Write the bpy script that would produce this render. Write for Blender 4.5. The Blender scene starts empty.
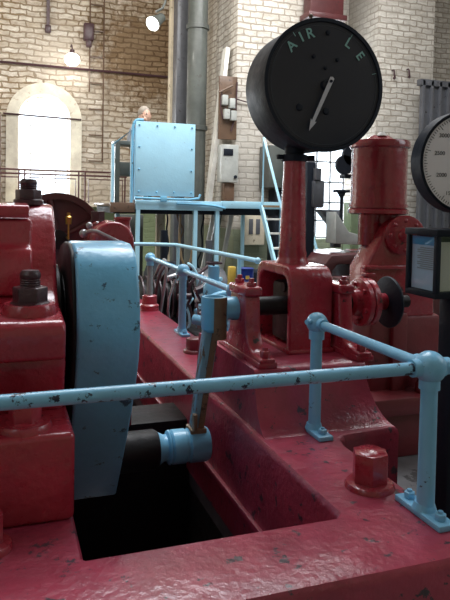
import bpy, bmesh, math, random
from math import sin, cos, pi, radians as R
from mathutils import Vector as V, Matrix
random.seed(7)
SC = bpy.context.scene
COL = SC.collection

# ------------------------------------------------------------------ materials
def newmat(name):
    m = bpy.data.materials.new(name); m.use_nodes = True
    nt = m.node_tree; b = nt.nodes['Principled BSDF']
    return m, nt, b
def nd(nt, t, **kw):
    n = nt.nodes.new(t)
    for k, v in kw.items():
        if k in n.inputs: n.inputs[k].default_value = v
        else: setattr(n, k, v)
    return n
def ramp(nt, fac, stops):
    r = nt.nodes.new('ShaderNodeValToRGB'); e = r.color_ramp.elements
    e[0].position, e[0].color = stops[0][0], (*stops[0][1], 1)
    e[1].position, e[1].color = stops[-1][0], (*stops[-1][1], 1)
    for p, c in stops[1:-1]:
        x = e.new(p); x.color = (*c, 1)
    nt.links.new(fac, r.inputs[0]); return r.outputs[0]
def mix(nt, fac, a, b, mode='MIX'):
    n = nt.nodes.new('ShaderNodeMix'); n.data_type = 'RGBA'; n.blend_type = mode
    for i, s in ((0, fac), (6, a), (7, b)):
        if hasattr(s, 'node'): nt.links.new(s, n.inputs[i])
        elif isinstance(s, (int, float)): n.inputs[i].default_value = s
        else: n.inputs[i].default_value = (*s, 1)
    return n.outputs[2]
def geo(nt): return nt.nodes.new('ShaderNodeNewGeometry').outputs['Position']
def noise(nt, scale, detail=4, rough=.6, vec=None):
    n = nd(nt, 'ShaderNodeTexNoise', Scale=scale, Detail=detail, Roughness=rough)
    nt.links.new(vec if vec else geo(nt), n.inputs['Vector']); return n.outputs['Fac']
def paint(name, col, chip=(.02, .015, .015), amount=.3, rough=.3, scale=9, var=.25, bump=.25, coat=.3, vec_scale=None, metal=0, spec=.5):
    """painted or bare cast surface: uneven tone, small chips, soft lumps"""
    m, nt, b = newmat(name)
    vec = None
    if vec_scale:
        mp = nd(nt, 'ShaderNodeMapping'); nt.links.new(geo(nt), mp.inputs[0]); mp.inputs['Scale'].default_value = vec_scale; vec = mp.outputs[0]
    n1 = noise(nt, 2.6, 5, .65, vec)
    lo = tuple(c*(1-var) for c in col); hi = tuple(min(1, c*(1+var)) for c in col)
    c = ramp(nt, n1, [(.3, lo), (.7, hi)])
    n2 = noise(nt, scale, 6, .7, vec)
    edge = .70 - amount*.2
    f = ramp(nt, n2, [(edge, (0, 0, 0)), (edge+.03, (1, 1, 1))])
    c = mix(nt, f, c, chip)
    nt.links.new(c, b.inputs['Base Color'])
    r = nd(nt, 'ShaderNodeMapRange'); nt.links.new(noise(nt, 14, 3), r.inputs[0])
    r.inputs[3].default_value = rough*.7; r.inputs[4].default_value = rough*1.5
    nt.links.new(r.outputs[0], b.inputs['Roughness'])
    b.inputs['Coat Weight'].default_value = coat; b.inputs['Coat Roughness'].default_value = .12
    b.inputs['Metallic'].default_value = metal; b.inputs['Specular IOR Level'].default_value = spec
    bp0 = nd(nt, 'ShaderNodeBump', Strength=min(1, bump*1.3), Distance=.010)
    nt.links.new(noise(nt, 7, 3, .5), bp0.inputs['Height'])
    bp = nd(nt, 'ShaderNodeBump', Strength=bump, Distance=.006); nt.links.new(bp0.outputs[0], bp.inputs['Normal'])
    nt.links.new(noise(nt, 38, 4, .55), bp.inputs['Height']); nt.links.new(bp.outputs[0], b.inputs['Normal'])
    nt.links.new(bp.outputs[0], b.inputs['Coat Normal'])
    return m
def plain(name, col, rough=.6, metal=0, emit=None, strength=0):
    m, nt, b = newmat(name)
    b.inputs['Base Color'].default_value = (*col, 1); b.inputs['Roughness'].default_value = rough
    b.inputs['Metallic'].default_value = metal
    if emit: b.inputs['Emission Color'].default_value = (*emit, 1); b.inputs['Emission Strength'].default_value = strength
    return m
def brick(name, c1, c2, mortar, w=.24, h=.085, dirt=(.12, .08, .045), dirt_amt=.5, dirt_h=None, bumpy=.5, green=None, ms=.012, wobble=.10, brown_patch=None):
    m, nt, b = newmat(name)
    g = geo(nt); s = nd(nt, 'ShaderNodeSeparateXYZ'); nt.links.new(g, s.inputs[0])
    a = nd(nt, 'ShaderNodeMath', operation='ADD'); nt.links.new(s.outputs[0], a.inputs[0]); nt.links.new(s.outputs[1], a.inputs[1])
    cb = nd(nt, 'ShaderNodeCombineXYZ')
    def wob(src, sc, amp):
        m1 = nd(nt, 'ShaderNodeMath', operation='MULTIPLY_ADD'); nt.links.new(noise(nt, sc, 3, .6), m1.inputs[0]); m1.inputs[1].default_value = amp
        nt.links.new(src, m1.inputs[2]); return m1.outputs[0]
    nt.links.new(wob(a.outputs[0], 2.5, wobble*2), cb.inputs[0]); nt.links.new(wob(s.outputs[2], 3.1, wobble), cb.inputs[1])
    # wobble the courses a little
    bt = nd(nt, 'ShaderNodeTexBrick', **{'Color1': (*c1, 1), 'Color2': (*c2, 1), 'Mortar': (*mortar, 1), 'Scale': 1.0, 'Mortar Size': ms, 'Mortar Smooth': .4, 'Brick Width': w, 'Row Height': h, 'Bias': 0.})
    nt.links.new(cb.outputs[0], bt.inputs['Vector'])
    mp = nd(nt, 'ShaderNodeMapping'); mp.inputs['Scale'].default_value = (1, 1, 2.6); nt.links.new(g, mp.inputs[0])
    n1 = noise(nt, 3.2, 9, .78, mp.outputs[0])
    f = ramp(nt, n1, [(.62-.25*dirt_amt, (0, 0, 0)), (.80-.1*dirt_amt, (1, 1, 1))])
    c = mix(nt, f, bt.outputs['Color'], dirt)
    n2 = noise(nt, .55, 3, .5)
    f2 = ramp(nt, n2, [(.42, (0, 0, 0)), (.72, (.75, .75, .75))])
    c = mix(nt, f2, c, tuple(x*.55+y*.3 for x, y in zip(c1, dirt)))
    if brown_patch:  # multiplies in a brown tint round one point, edge broken by noise
        pos, rad, sc_ = brown_patch
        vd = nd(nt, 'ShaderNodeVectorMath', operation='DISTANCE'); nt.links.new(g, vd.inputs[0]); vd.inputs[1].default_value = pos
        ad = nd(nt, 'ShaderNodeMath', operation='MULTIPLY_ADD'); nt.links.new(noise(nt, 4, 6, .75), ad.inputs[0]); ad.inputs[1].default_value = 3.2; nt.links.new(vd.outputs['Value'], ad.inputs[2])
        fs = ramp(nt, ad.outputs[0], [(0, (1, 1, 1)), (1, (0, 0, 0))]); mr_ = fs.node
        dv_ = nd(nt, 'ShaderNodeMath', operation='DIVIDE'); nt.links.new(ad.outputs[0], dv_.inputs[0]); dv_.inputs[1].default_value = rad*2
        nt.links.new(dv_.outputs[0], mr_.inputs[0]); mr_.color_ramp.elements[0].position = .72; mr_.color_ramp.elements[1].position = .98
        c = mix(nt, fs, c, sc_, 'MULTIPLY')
    if green:
        zc, gc = green
        gt = nd(nt, 'ShaderNodeMath', operation='LESS_THAN'); nt.links.new(s.outputs[2], gt.inputs[0]); gt.inputs[1].default_value = zc
        c = mix(nt, gt.outputs[0], c, gc)
    nt.links.new(c, b.inputs['Base Color']); b.inputs['Roughness'].default_value = .85
    bp = nd(nt, 'ShaderNodeBump', Strength=bumpy, Distance=.02)
    hh = mix(nt, .5, bt.outputs['Fac'], n1)
    nt.links.new(bt.outputs['Fac'], bp.inputs['Height']); bp.invert = True
    nt.links.new(bp.outputs[0], b.inputs['Normal'])
    return m

RED = paint('red_gloss_paint', (.35, .024, .042), amount=.30, rough=.26, scale=7, coat=.7, bump=.45)
BED = paint('red_bed_paint_worn', (.34, .036, .070), chip=(.05, .03, .04), amount=.52, rough=.34, scale=13, var=.35, bump=.6, coat=.5)
REDD = paint('red_paint_dull', (.16, .018, .025), amount=.3, rough=.45)
RED2 = paint('pump_red_paint', (.28, .020, .034), amount=.28, rough=.24, scale=7, coat=.7, bump=.3)
MAROON = paint('maroon_paint', (.075, .014, .016), amount=.3, rough=.5)
BLUE = paint('light_blue_paint', (.19, .50, .72), chip=(.03, .05, .08), amount=.35, rough=.35, scale=6, var=.12)
RAIL = paint('chipped_blue_rail_paint', (.22, .52, .74), chip=(.008, .016, .045), amount=.66, rough=.35, scale=24, var=.1)
POST = paint('blue_post_paint', (.21, .52, .76), chip=(.01, .02, .05), amount=.28, rough=.35, scale=14, var=.1)
WEB = paint('blue_web_paint', (.17, .50, .76), chip=(.05, .12, .2), amount=.40, rough=.32, scale=13, var=.12)
PALE = paint('pale_blue_sheet_paint', (.42, .74, .90), chip=(.2, .3, .35), amount=.2, rough=.5, var=.06)
DARK = paint('black_paint', (.010, .014, .023), chip=(.018, .02, .028), amount=.2, rough=.5, var=.2, coat=0, spec=.22)
GREASE = paint('oily_black_iron', (.009, .008, .009), chip=(.05, .05, .05), amount=.3, rough=.45, scale=24, coat=0, spec=.3)
IRON = paint('dark_greased_iron', (.055, .020, .028), chip=(.02, .012, .015), amount=.6, rough=.4, scale=30, bump=.6)
IRONG = paint('grey_iron', (.09, .095, .11), amount=.4, rough=.45)
STEEL = paint('worn_steel', (.42, .42, .44), chip=(.1, .08, .07), amount=.4, rough=.35, metal=.8)
RUSTL = paint('worn_brown_iron', (.23, .145, .085), chip=(.08, .05, .03), amount=.6, rough=.6, scale=18)
RUST = paint('rusty_brown_iron', (.13, .075, .045), chip=(.05, .03, .02), amount=.5, rough=.6, scale=18)
LINK = paint('blue_paint_worn_to_rust', (.20, .36, .45), chip=(.15, .09, .05), amount=.75, rough=.45, scale=12, vec_scale=(3, 3, .6))
WOOD = paint('weathered_wood', (.32, .22, .12), amount=.2, rough=.7)
CREAM = paint('cream_paint', (.62, .55, .42), chip=(.3, .24, .16), amount=.4, rough=.7)
GREYG = paint('grey_green_paint', (.075, .085, .078), chip=(.07, .07, .06), amount=.4, rough=.5)
GREYC = paint('grey_cabinet_paint', (.42, .44, .42), amount=.2, rough=.5)
WHITE = paint('white_paint', (.78, .77, .72), amount=.15, rough=.6)
GREEN = paint('green_wall_paint', (.22, .30, .17), chip=(.3, .3, .25), amount=.3, rough=.6)
NAVY = plain('navy_enamel', (.012, .04, .28), .3)
YEL = plain('yellow_paint', (.75, .5, .08), .5)
LETTER = plain('faded_green_lettering', (.24, .46, .42), .7)
POINTER = plain('pale_pointer_paint', (.55, .55, .58), .5)
FACE = plain('dial_black', (.014, .017, .026), .35)
DIAL = plain('dial_white', (.86, .83, .86), .5)
INK = plain('ink', (.03, .03, .04), .6)
PAPER = plain('cream_paper', (.75, .68, .55), .8)
PAPERB = plain('blue_paper', (.05, .34, .58), .8)
PAPERL = plain('pale_blue_paper', (.55, .68, .78), .8)
SKIN = plain('skin', (.62, .38, .28), .5)
HAIR = plain('pale_hair', (.36, .31, .26), .8)
SHIRT = plain('grey_shirt', (.3, .32, .36), .9)
TROUSER = plain('dark_trousers', (.05, .05, .07), .9)
LAMPW = plain('lit_lamp_glass', (.9, .9, .9), .3, emit=(1, .96, .9), strength=9)
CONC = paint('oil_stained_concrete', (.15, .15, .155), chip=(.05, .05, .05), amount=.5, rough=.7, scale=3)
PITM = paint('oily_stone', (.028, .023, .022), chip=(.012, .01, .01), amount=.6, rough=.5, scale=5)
BACKB = brick('tan_limewashed_brick', (.90, .86, .78), (.68, .61, .50), (.24, .18, .11), w=.34, h=.125, dirt=(.26, .17, .09), dirt_amt=.95, ms=.022, wobble=.14, brown_patch=((3.3, 15, 5.2), 1.7, (.42, .32, .22)), green=(1.56, (.27, .34, .20)))
PIERB = brick('whitewashed_brick', (.76, .73, .67), (.58, .55, .50), (.33, .29, .24), w=.28, h=.115, dirt=(.30, .26, .21), dirt_amt=.85, ms=.016, wobble=.09, green=(1.2, (.30, .34, .24)))
PLAST = paint('cream_plaster', (.84, .78, .66), chip=(.6, .5, .38), amount=.4, rough=.8)
def glass():
    m, nt, b = newmat('window_glass')
    nt.nodes.remove(b); out = nt.nodes['Material Output']
    t = nd(nt, 'ShaderNodeBsdfTransparent'); t.inputs[0].default_value = (.93, .96, .98, 1)
    g = nd(nt, 'ShaderNodeBsdfGlossy'); g.inputs['Roughness'].default_value = .03
    x = nt.nodes.new('ShaderNodeMixShader'); x.inputs[0].default_value = .07
    nt.links.new(t.outputs[0], x.inputs[1]); nt.links.new(g.outputs[0], x.inputs[2]); nt.links.new(x.outputs[0], out.inputs[0])
    return m
GLASS = glass()

# ------------------------------------------------------------------ mesh building
AX = {'X': Matrix.Rotation(pi/2, 4, 'Y'), 'Y': Matrix.Rotation(-pi/2, 4, 'X'), 'Z': Matrix.Identity(4)}
class MB:
    def __init__(s): s.bm = bmesh.new(); s.n = 0
    def _start(s): s.e0 = set(s.bm.edges)
    def _bev(s, verts, bev, seg=3, lim=R(25)):
        if bev <= 0: return
        vs = set(verts)
        es = [e for e in s.bm.edges if e.verts[0] in vs and e.verts[1] in vs and len(e.link_faces) == 2 and e.calc_face_angle(0) > lim]
        bmesh.ops.bevel(s.bm, geom=es, offset=bev, segments=seg, profile=.5, affect='EDGES', clamp_overlap=True)
    def box(s, lo, hi, bev=0, rot=None, seg=2):
        lo, hi = V(lo), V(hi); c = (lo+hi)/2; d = hi-lo
        m = Matrix.Translation(c)
        if rot is not None: m = m @ rot
        r = bmesh.ops.create_cube(s.bm, size=1, matrix=m @ Matrix.Diagonal((*[max(abs(x), 1e-4) for x in d], 1)))
        s._bev(r['verts'], bev, seg); return s
    def cyl(s, p0, p1, r0, r1=None, seg=24, bev=0, caps=True):
        p0, p1 = V(p0), V(p1); r1 = r0 if r1 is None else r1
        d = p1-p0; q = d.to_track_quat('Z', 'Y').to_matrix().to_4x4()
        r = bmesh.ops.create_cone(s.bm, cap_ends=caps, segments=seg, radius1=r0, radius2=r1, depth=d.length, matrix=Matrix.Translation((p0+p1)/2) @ q)
        s._bev(r['verts'], bev, 2, R(40)); return s
    def sph(s, c, r, sc=(1, 1, 1), seg=20):
        bmesh.ops.create_uvsphere(s.bm, u_segments=seg, v_segments=seg//2+2, radius=r, matrix=Matrix.Translation(V(c)) @ Matrix.Diagonal((*sc, 1))); return s
    def lathe(s, prof, origin, axis='Z', seg=40, closed=False):
        """prof: (radius, height) points spun round an axis"""
        m = Matrix.Translation(V(origin)) @ (AX[axis] if isinstance(axis, str) else axis)
        rings = []
        for r, h in prof:
            if r < 1e-5: rings.append([s.bm.verts.new(m @ V((0, 0, h)))])
            else: rings.append([s.bm.verts.new(m @ V((r*cos(2*pi*i/seg), r*sin(2*pi*i/seg), h))) for i in range(seg)])
        if closed: rings.append(rings[0])
        for a, b in zip(rings, rings[1:]):
            for i in range(seg):
                j = (i+1) % seg
                if len(a) == 1 and len(b) == 1: continue
                if len(a) == 1: s.bm.faces.new((a[0], b[i], b[j]))
                elif len(b) == 1: s.bm.faces.new((a[i], a[j], b[0]))
                else: s.bm.faces.new((a[i], a[j], b[j], b[i]))
        for ring, h in ((rings[0], 0), (rings[-1], 1)):
            if not closed and len(ring) > 1: s.bm.faces.new(ring)
        return s
    def prism(s, pts, a, b, axis='X', bev=0, seg=3, taper=None):
        """polygon swept along an axis; X: pts are (y,z); Y: (x,z); Z: (x,y). taper: (centre, scale) of the far end"""
        def P(u, v, w): return V({'X': (w, u, v), 'Y': (u, w, v), 'Z': (u, v, w)}[axis])
        va = [s.bm.verts.new(P(u, v, a)) for u, v in pts]
        if taper: (cu, cv), k = taper; pts2 = [(cu+(u-cu)*k, cv+(v-cv)*k) for u, v in pts]
        else: pts2 = pts
        vb = [s.bm.verts.new(P(u, v, b)) for u, v in pts2]
        n = len(pts)
        s.bm.faces.new(va); s.bm.faces.new(vb[::-1])
        for i in range(n): s.bm.faces.new((va[i], vb[i], vb[(i+1) % n], va[(i+1) % n]))
        bmesh.ops.recalc_face_normals(s.bm, faces=s.bm.faces[:])
        s._bev(va+vb, bev, seg, R(35)); return s
    def hexa(s, base, r, h, axis='Z', rot=0.2, bev=.004):
        m = Matrix.Translation(V(base)) @ (AX[axis] if isinstance(axis, str) else axis) @ Matrix.Translation((0, 0, h/2)) @ Matrix.Rotation(rot, 4, 'Z')
        q = bmesh.ops.create_cone(s.bm, cap_ends=True, segments=6, radius1=r, radius2=r, depth=h, matrix=m)
        s._bev(q['verts'], bev, 2); return s
    def tube(s, pts, r, seg=12, smooth=0):
        pts = [V(p) for p in pts]
        for _ in range(smooth):
            q = [pts[0]]
            for a, b in zip(pts, pts[1:]): q += [a*.75+b*.25, a*.25+b*.75]
            pts = q+[pts[-1]]
        rings = []; up = None
        for i, p in enumerate(pts):
            t = (pts[min(i+1, len(pts)-1)]-pts[max(i-1, 0)]).normalized()
            if up is None: up = t.orthogonal().normalized()
            up = (up-t*up.dot(t)).normalized(); sd = t.cross(up)
            rings.append([s.bm.verts.new(p+(up*cos(2*pi*k/seg)+sd*sin(2*pi*k/seg))*r) for k in range(seg)])
        for a, b in zip(rings, rings[1:]):
            for k in range(seg): s.bm.faces.new((a[k], a[(k+1) % seg], b[(k+1) % seg], b[k]))
        s.bm.faces.new(rings[0][::-1]); s.bm.faces.new(rings[-1]); return s
    def text(s, txt, loc, size, rotz=0, ext=.0015):
        """lettering standing in a plane that faces -Y, turned by rotz within the plane"""
        cu = bpy.data.curves.new('lettering', 'FONT'); cu.body = txt; cu.size = size; cu.extrude = ext
        cu.align_x = 'CENTER'; cu.align_y = 'CENTER'; cu.offset = size*(.012 if size > .04 else 0)
        ob = bpy.data.objects.new('lettering', cu); COL.objects.link(ob)
        bpy.context.view_layer.update()
        me = bpy.data.meshes.new_from_object(ob.evaluated_get(bpy.context.evaluated_depsgraph_get()))
        me.transform(Matrix.Translation(V(loc)) @ Matrix.Rotation(-rotz, 4, 'Y') @ Matrix.Rotation(pi/2, 4, 'X'))
        s.bm.from_mesh(me); bpy.data.meshes.remove(me); bpy.data.objects.remove(ob); bpy.data.curves.remove(cu); return s
    def build(s, name, mat, parent=None, ang=38, origin=None):
        me = bpy.data.meshes.new(name)
        bmesh.ops.recalc_face_normals(s.bm, faces=s.bm.faces[:])
        s.bm.to_mesh(me); s.bm.free()
        me.polygons.foreach_set('use_smooth', [True]*len(me.polygons))
        me.set_sharp_from_angle(angle=R(ang))
        me.materials.append(mat)
        o = bpy.data.objects.new(name, me); COL.objects.link(o)
        if origin is not None:
            me.transform(Matrix.Translation(-V(origin))); o.location = origin
        if parent is not None:
            o.parent = parent
            o.location = V(o.location)-WL[parent.name]
            WL[o.name] = WL[parent.name]+o.location
        else: WL[o.name] = V(o.location)
        return o
WL = {}
def thing(name, loc, label, cat, group=None):
    o = bpy.data.objects.new(name, None); COL.objects.link(o); o.location = loc; o.empty_display_size = .1
    WL[o.name] = V(loc)
    o['label'] = label; o['category'] = cat
    if group: o['group'] = group
    return o
def tag(o, label, cat, group=None):
    o['label'] = label; o['category'] = cat
    if group: o['group'] = group
    return o
def struct(o): o['kind'] = 'structure'; return o
def copy_tree(o, parent=None):
    c = o.copy(); COL.objects.link(c); c.parent = parent; WL[c.name] = WL[o.name].copy()
    for ch in o.children: copy_tree(ch, c)
    return c
def arc(cx, cz, r, a0, a1, n=10): return [(cx+r*cos(R(a0+(a1-a0)*i/n)), cz+r*sin(R(a0+(a1-a0)*i/n))) for i in range(n+1)]

# ------------------------------------------------------------------ building shell
def wall_y(name, y, x0, x1, z0, z1, arches, mat, depth=.5):
    """wall facing -Y with round-headed openings (xc, half width, sill, spring)"""
    b = MB(); bm = b.bm
    def quad(*p): bm.faces.new([bm.verts.new(q) for q in p])
    x = x0
    for xc, hw, sill, spr in sorted(arches):
        quad((x, y, z0), (xc-hw, y, z0), (xc-hw, y, z1), (x, y, z1))
        if sill > z0: quad((xc-hw, y, z0), (xc+hw, y, z0), (xc+hw, y, sill), (xc-hw, y, sill))
        a = arc(xc, spr, hw, 180, 0, 24)
        for p, q in zip(a, a[1:]):
            quad((p[0], y, p[1]), (q[0], y, q[1]), (q[0], y, z1), (p[0], y, z1))
            quad((p[0], y, p[1]), (q[0], y, q[1]), (q[0], y+depth, q[1]), (p[0], y+depth, p[1]))
        for sx in (-1, 1): quad((xc+sx*hw, y, sill), (xc+sx*hw, y+depth, sill), (xc+sx*hw, y+depth, spr), (xc+sx*hw, y, spr))
        quad((xc-hw, y, sill), (xc+hw, y, sill), (xc+hw, y+depth, sill), (xc-hw, y+depth, sill))
        x = xc+hw
    quad((x, y, z0), (x1, y, z0), (x1, y, z1), (x, y, z1))
    bmesh.ops.remove_doubles(bm, verts=bm.verts[:], dist=1e-4)
    return struct(b.build(name, mat))
ZT = 7.6
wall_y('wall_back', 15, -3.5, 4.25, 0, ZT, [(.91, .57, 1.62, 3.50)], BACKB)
wall_y('wall_bay', 12.2, 4.25, 10.5, 0, ZT, [(6.75, .85, .95, 3.95)], PIERB)
struct(MB().box((4.25, 12.2, 0), (4.4, 15.2, ZT)).build('wall_return', PIERB))
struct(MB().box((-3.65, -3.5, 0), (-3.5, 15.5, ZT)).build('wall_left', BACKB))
struct(MB().box((10.5, -3.5, 0), (10.65, 12.7, ZT)).build('wall_right', PIERB))
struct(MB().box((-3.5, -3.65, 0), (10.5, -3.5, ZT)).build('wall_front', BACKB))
struct(MB().box((-3.65, -3.65, ZT), (10.65, 15.6, ZT+.15)).build('ceiling', CREAM))
f = MB()
for lo, hi in (((-3.5, -3.5), (10.5, 1.84)), ((-3.5, 1.84), (.215, 15)), ((1.13, 1.84), (10.5, 15)), ((.215, 6.6), (1.13, 15))):
    f.box((*lo, -.12), (*hi, 0))
struct(f.build('floor', CONC))
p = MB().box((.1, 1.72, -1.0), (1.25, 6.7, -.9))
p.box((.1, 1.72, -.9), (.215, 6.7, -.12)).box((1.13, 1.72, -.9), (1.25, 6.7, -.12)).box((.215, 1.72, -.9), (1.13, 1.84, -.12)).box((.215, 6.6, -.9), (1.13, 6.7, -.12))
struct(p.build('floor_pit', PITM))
# arched window at the back
def arched_window(n, xc, hw, sill, spr, y, cols, rows, fm, r=.03):
    t = MB()
    out = [(xc-hw, sill)]+arc(xc, spr, hw, 180, 0, 20)+[(xc+hw, sill)]
    t.tube([(u, y, v) for u, v in out+[out[0]]], r*1.5, 8)
    o = struct(t.build(f'window_{n}', fm)); o['label'] = 'frame'
    g = MB()
    for k in range(1, cols):
        u = xc-hw+2*hw*k/cols; top = spr+math.sqrt(max(0, hw*hw-(u-xc)**2))
        g.box((u-r/2, y-.02, sill), (u+r/2, y+.02, top))
    for v in rows:
        w = hw if v < spr else math.sqrt(max(.01, hw*hw-(v-spr)**2))
        g.box((xc-w, y-.02, v-r/2), (xc+w, y+.02, v+r/2))
    g.build('glazing_bar', fm, o); del o['label']
    MB().prism([(u, v) for u, v in out], y+.03, y+.038, 'Y').build('pane', GLASS, o)
arched_window(1, .91, .57, 1.62, 3.50, 15.4, 4, (2.1, 2.35, 2.6, 2.75, 3.4), WHITE, .022)
arched_window(2, 6.75, .85, .95, 3.95, 12.55, 5, (1.35, 1.75, 2.2, 2.65, 3.1, 3.55), IRONG, .035)
# plaster surround of the back window
s = MB(); out = [(.08, 1.62)]+arc(.91, 3.5, .83, 180, 0, 28)+[(1.74, 1.62)]; inn = [(.34, 1.62)]+arc(.91, 3.5, .57, 180, 0, 28)+[(1.48, 1.62)]
for i in range(len(out)-1):
    for q in ([(*out[i], 14.95), (*out[i+1], 14.95), (*inn[i+1], 14.95), (*inn[i], 14.95)], [(*out[i], 14.95), (*out[i+1], 14.95), (*out[i+1], 15), (*out[i], 15)], [(*inn[i], 14.95), (*inn[i+1], 14.95), (*inn[i+1], 15), (*inn[i], 15)]):
        s.bm.faces.new([s.bm.verts.new((u, y, v)) for u, v, y in q])
bmesh.ops.remove_doubles(s.bm, verts=s.bm.verts[:], dist=1e-4)
struct(s.build('trim_1', PLAST))
# brick piers
struct(MB().box((4.07, 11, 0), (5.42, 12.2, ZT), .02).build('wall_pier', PIERB))
struct(MB().box((7.08, 11, 0), (8.42, 12.2, ZT), .02).build('wall_pier.001', PIERB))
# gallery ledge along the back wall
struct(MB().box((-3.5, 14.25, 1.54), (2.75, 15, 1.6), .01).build('trim_2', CREAM))

# ------------------------------------------------------------------ fittings on the back walls
g = thing('gallery_railing', (.5, 14.4, 1.6), 'thin dark red tubular railing along the ledge in front of the bright arched window', 'railing')
b = MB()
for z in (2.33, 2.24): b.tube([(-2.6, 14.4, z), (2.7, 14.4, z)], .02, 8)
b.build('top_rail', MAROON, g)
for x in (-.95, -.25, .35, .47, 1.62, 1.76, 2.66):
    MB().tube([(x, 14.4, 1.6), (x, 14.4, 2.33)], .018, 8).build('post', MAROON, g)
for x0, x1 in ((-.85, .35), (.55, 1.55), (1.84, 2.6)):
    MB().tube([(x0, 14.38, 1.62), (x0, 14.38, 2.16), (x1, 14.38, 2.16), (x1, 14.38, 1.62)], .014, 6).build('infill_frame', MAROON, g)
tag(MB().tube([(-3.4, 14.93, 4.72), (4.2, 14.93, 4.70)], .028, 8).build('tie_rod', IRON), 'long dark horizontal rod across the back wall above the arched window', 'rod')
tag(MB().tube([(.02, 14.9, 3.58), (1.72, 14.9, 3.54)], .022, 8).build('tie_rod', IRON), 'short dark rod across the head of the left arched window', 'rod')
b = MB().box((.93, 14.9, 5.6), (1.0, 14.97, ZT)).box((.90, 14.88, 5.45), (1.03, 14.97, 5.62), .02)
tag(b.build('drop_pipe', IRON), 'dark pipe coming down the back wall above the arched window', 'pipe')
w = thing('cable_conduit', (2.2, 14.95, 1.9), 'pair of thin vertical conduits with cross straps on the wall right of the window', 'conduit')
for x in (1.9, 2.22): MB().tube([(x, 14.93, 2.6 if x > 2 else 4.2), (x, 14.93, ZT)], .016, 8).build('tube', RUST, w)
for z in (2.6, 3.2, 3.8, 4.4, 5.0, 5.6, 6.2): MB().box((1.9, 14.93, z), (2.24, 14.96, z+.025)).build('strap', RUST, w)
b = MB().box((1.75, 14.8, 5.35), (1.98, 14.98, 5.75), .03).box((1.8, 14.78, 5.2), (1.93, 14.9, 5.36), .02)
tag(b.build('junction_box', IRON), 'small dark junction box high on the back wall above the lamp', 'box')
l = thing('wall_lamp', (1.5, 14.95, 5.0), 'round white lit lamp on the back wall above the arched window', 'lamp')
MB().sph((1.47, 14.6, 4.83), .17, (1, 1, .85)).build('globe', LAMPW, l)
MB().cyl((1.47, 14.6, 4.93), (1.47, 14.6, 5.05), .06, .05, 16).tube([(1.47, 14.6, 5.05), (1.47, 14.7, 5.2), (1.47, 14.97, 5.2)], .015, 8, 1).build('bracket', IRON, l)
l = thing('spotlight', (2.6, 11.2, 5.2), 'tilted lit floodlight hanging high beside the pale column', 'lamp')
ax = V((-.62, -.50, -.55)).to_track_quat('Z', 'Y').to_matrix().to_4x4()
MB().lathe([(.03, -.34), (.08, -.32), (.10, -.15), (.14, 0), (.13, 0), (.09, -.1), (.02, -.2)], (2.5, 11.1, 4.83), ax, 28).build('lamp_shade', GREYG, l)
MB().lathe([(0, -.03), (.10, -.02), (.125, 0), (0, .01)], (2.5, 11.1, 4.83), ax, 28).build('lens', LAMPW, l)
MB().tube([(2.56, 11.1, 5.05), (2.72, 11.1, 5.15), (2.75, 11.15, 5.5), (2.75, 11.2, ZT)], .022, 8, 1).build('bracket', GREYG, l)
# building columns
tag(MB().box((3.30, 12.9, 0), (3.46, 13.1, ZT), .01).build('timber_post', CREAM), 'narrow pale cream vertical post behind the blue platform', 'post')
b = MB().box((3.22, 12.1, 0), (3.50, 12.4, ZT), .02)
tag(b.build('stanchion', IRONG), 'dark grey square stanchion between pale post and round iron column', 'column')
b = MB().cyl((3.49, 11.6, 0), (3.49, 11.6, ZT), .19, seg=32)
for z in (.3, 3.1, 5.0): b.lathe([(.19, z-.05), (.22, z-.04), (.22, z+.04), (.19, z+.05)], (3.49, 11.6, 0), 'Z', 32)
tag(b.build('iron_column', GREYG), 'tall round grey-green cast iron column left of the brick pier', 'column')
b = MB().box((5.35, 10.6, 5.15), (6.05, 10.9, ZT), .02).box((5.3, 10.55, 5.15), (6.1, 10.95, 5.25), .01)
tag(b.build('hanging_girder', MAROON), 'dark maroon iron stanchion end hanging above the black dial', 'girder')
# boards leaning at pier
tag(MB().box((3.78, 11.2, 1.7), (3.86, 11.4, 4.6), 0, Matrix.Rotation(R(6), 4, 'Y')).build('white_board', WHITE), 'long white board leaning upright between iron column and pier', 'board')
# switch gear on the pier side
s = thing('switchboard', (3.95, 10.95, 2.6), 'rusty brown switchboard with grey switches hung on the pier', 'switchboard')
MB().box((3.72, 10.93, 2.85), (4.07, 10.99, 4.0), .01).build('backboard', RUST, s)
for x, z in ((3.80, 3.55), (3.94, 3.5), (3.84, 3.3), (3.97, 3.28)): MB().box((x-.05, 10.82, z-.09), (x+.06, 10.93, z+.09), .015).build('switch', GREYC, s)
MB().tube([(4.05, 10.9, 3.9), (4.03, 10.9, 3.3), (3.95, 10.9, 3.0)], .015, 8).tube([(3.76, 10.9, 3.7), (3.72, 10.88, 3.4), (3.8, 10.9, 3.2)], .012, 8, 2).tube([(4.03, 10.92, 3.6), (4.3, 10.94, 3.55), (4.6, 10.95, 3.5)], .012, 8, 2).build('wiring', IRON, s)
MB().tube([(3.68, 10.85, 3.68), (3.95, 10.85, 3.82)], .02, 8).build('handle', RUST, s)
s = thing('meter_cabinet', (3.9, 10.9, 2.1), 'grey metal meter cabinet with dark window under the switchboard', 'cabinet')
MB().box((3.72, 10.72, 2.06), (4.04, 10.98, 2.74), .015).build('case', GREYC, s)
MB().box((3.75, 10.705, 2.54), (3.93, 10.72, 2.66), .004).build('window', DARK, s)
MB().cyl((3.98, 10.72, 2.16), (3.98, 10.69, 2.16), .03).build('knob', DARK, s)
b = MB().box((3.80, 10.8, 1.72), (4.0, 10.95, 2.05), .01)
tag(b.build('cable_box', RUST), 'small brown box directly under the grey meter cabinet', 'box')
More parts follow.
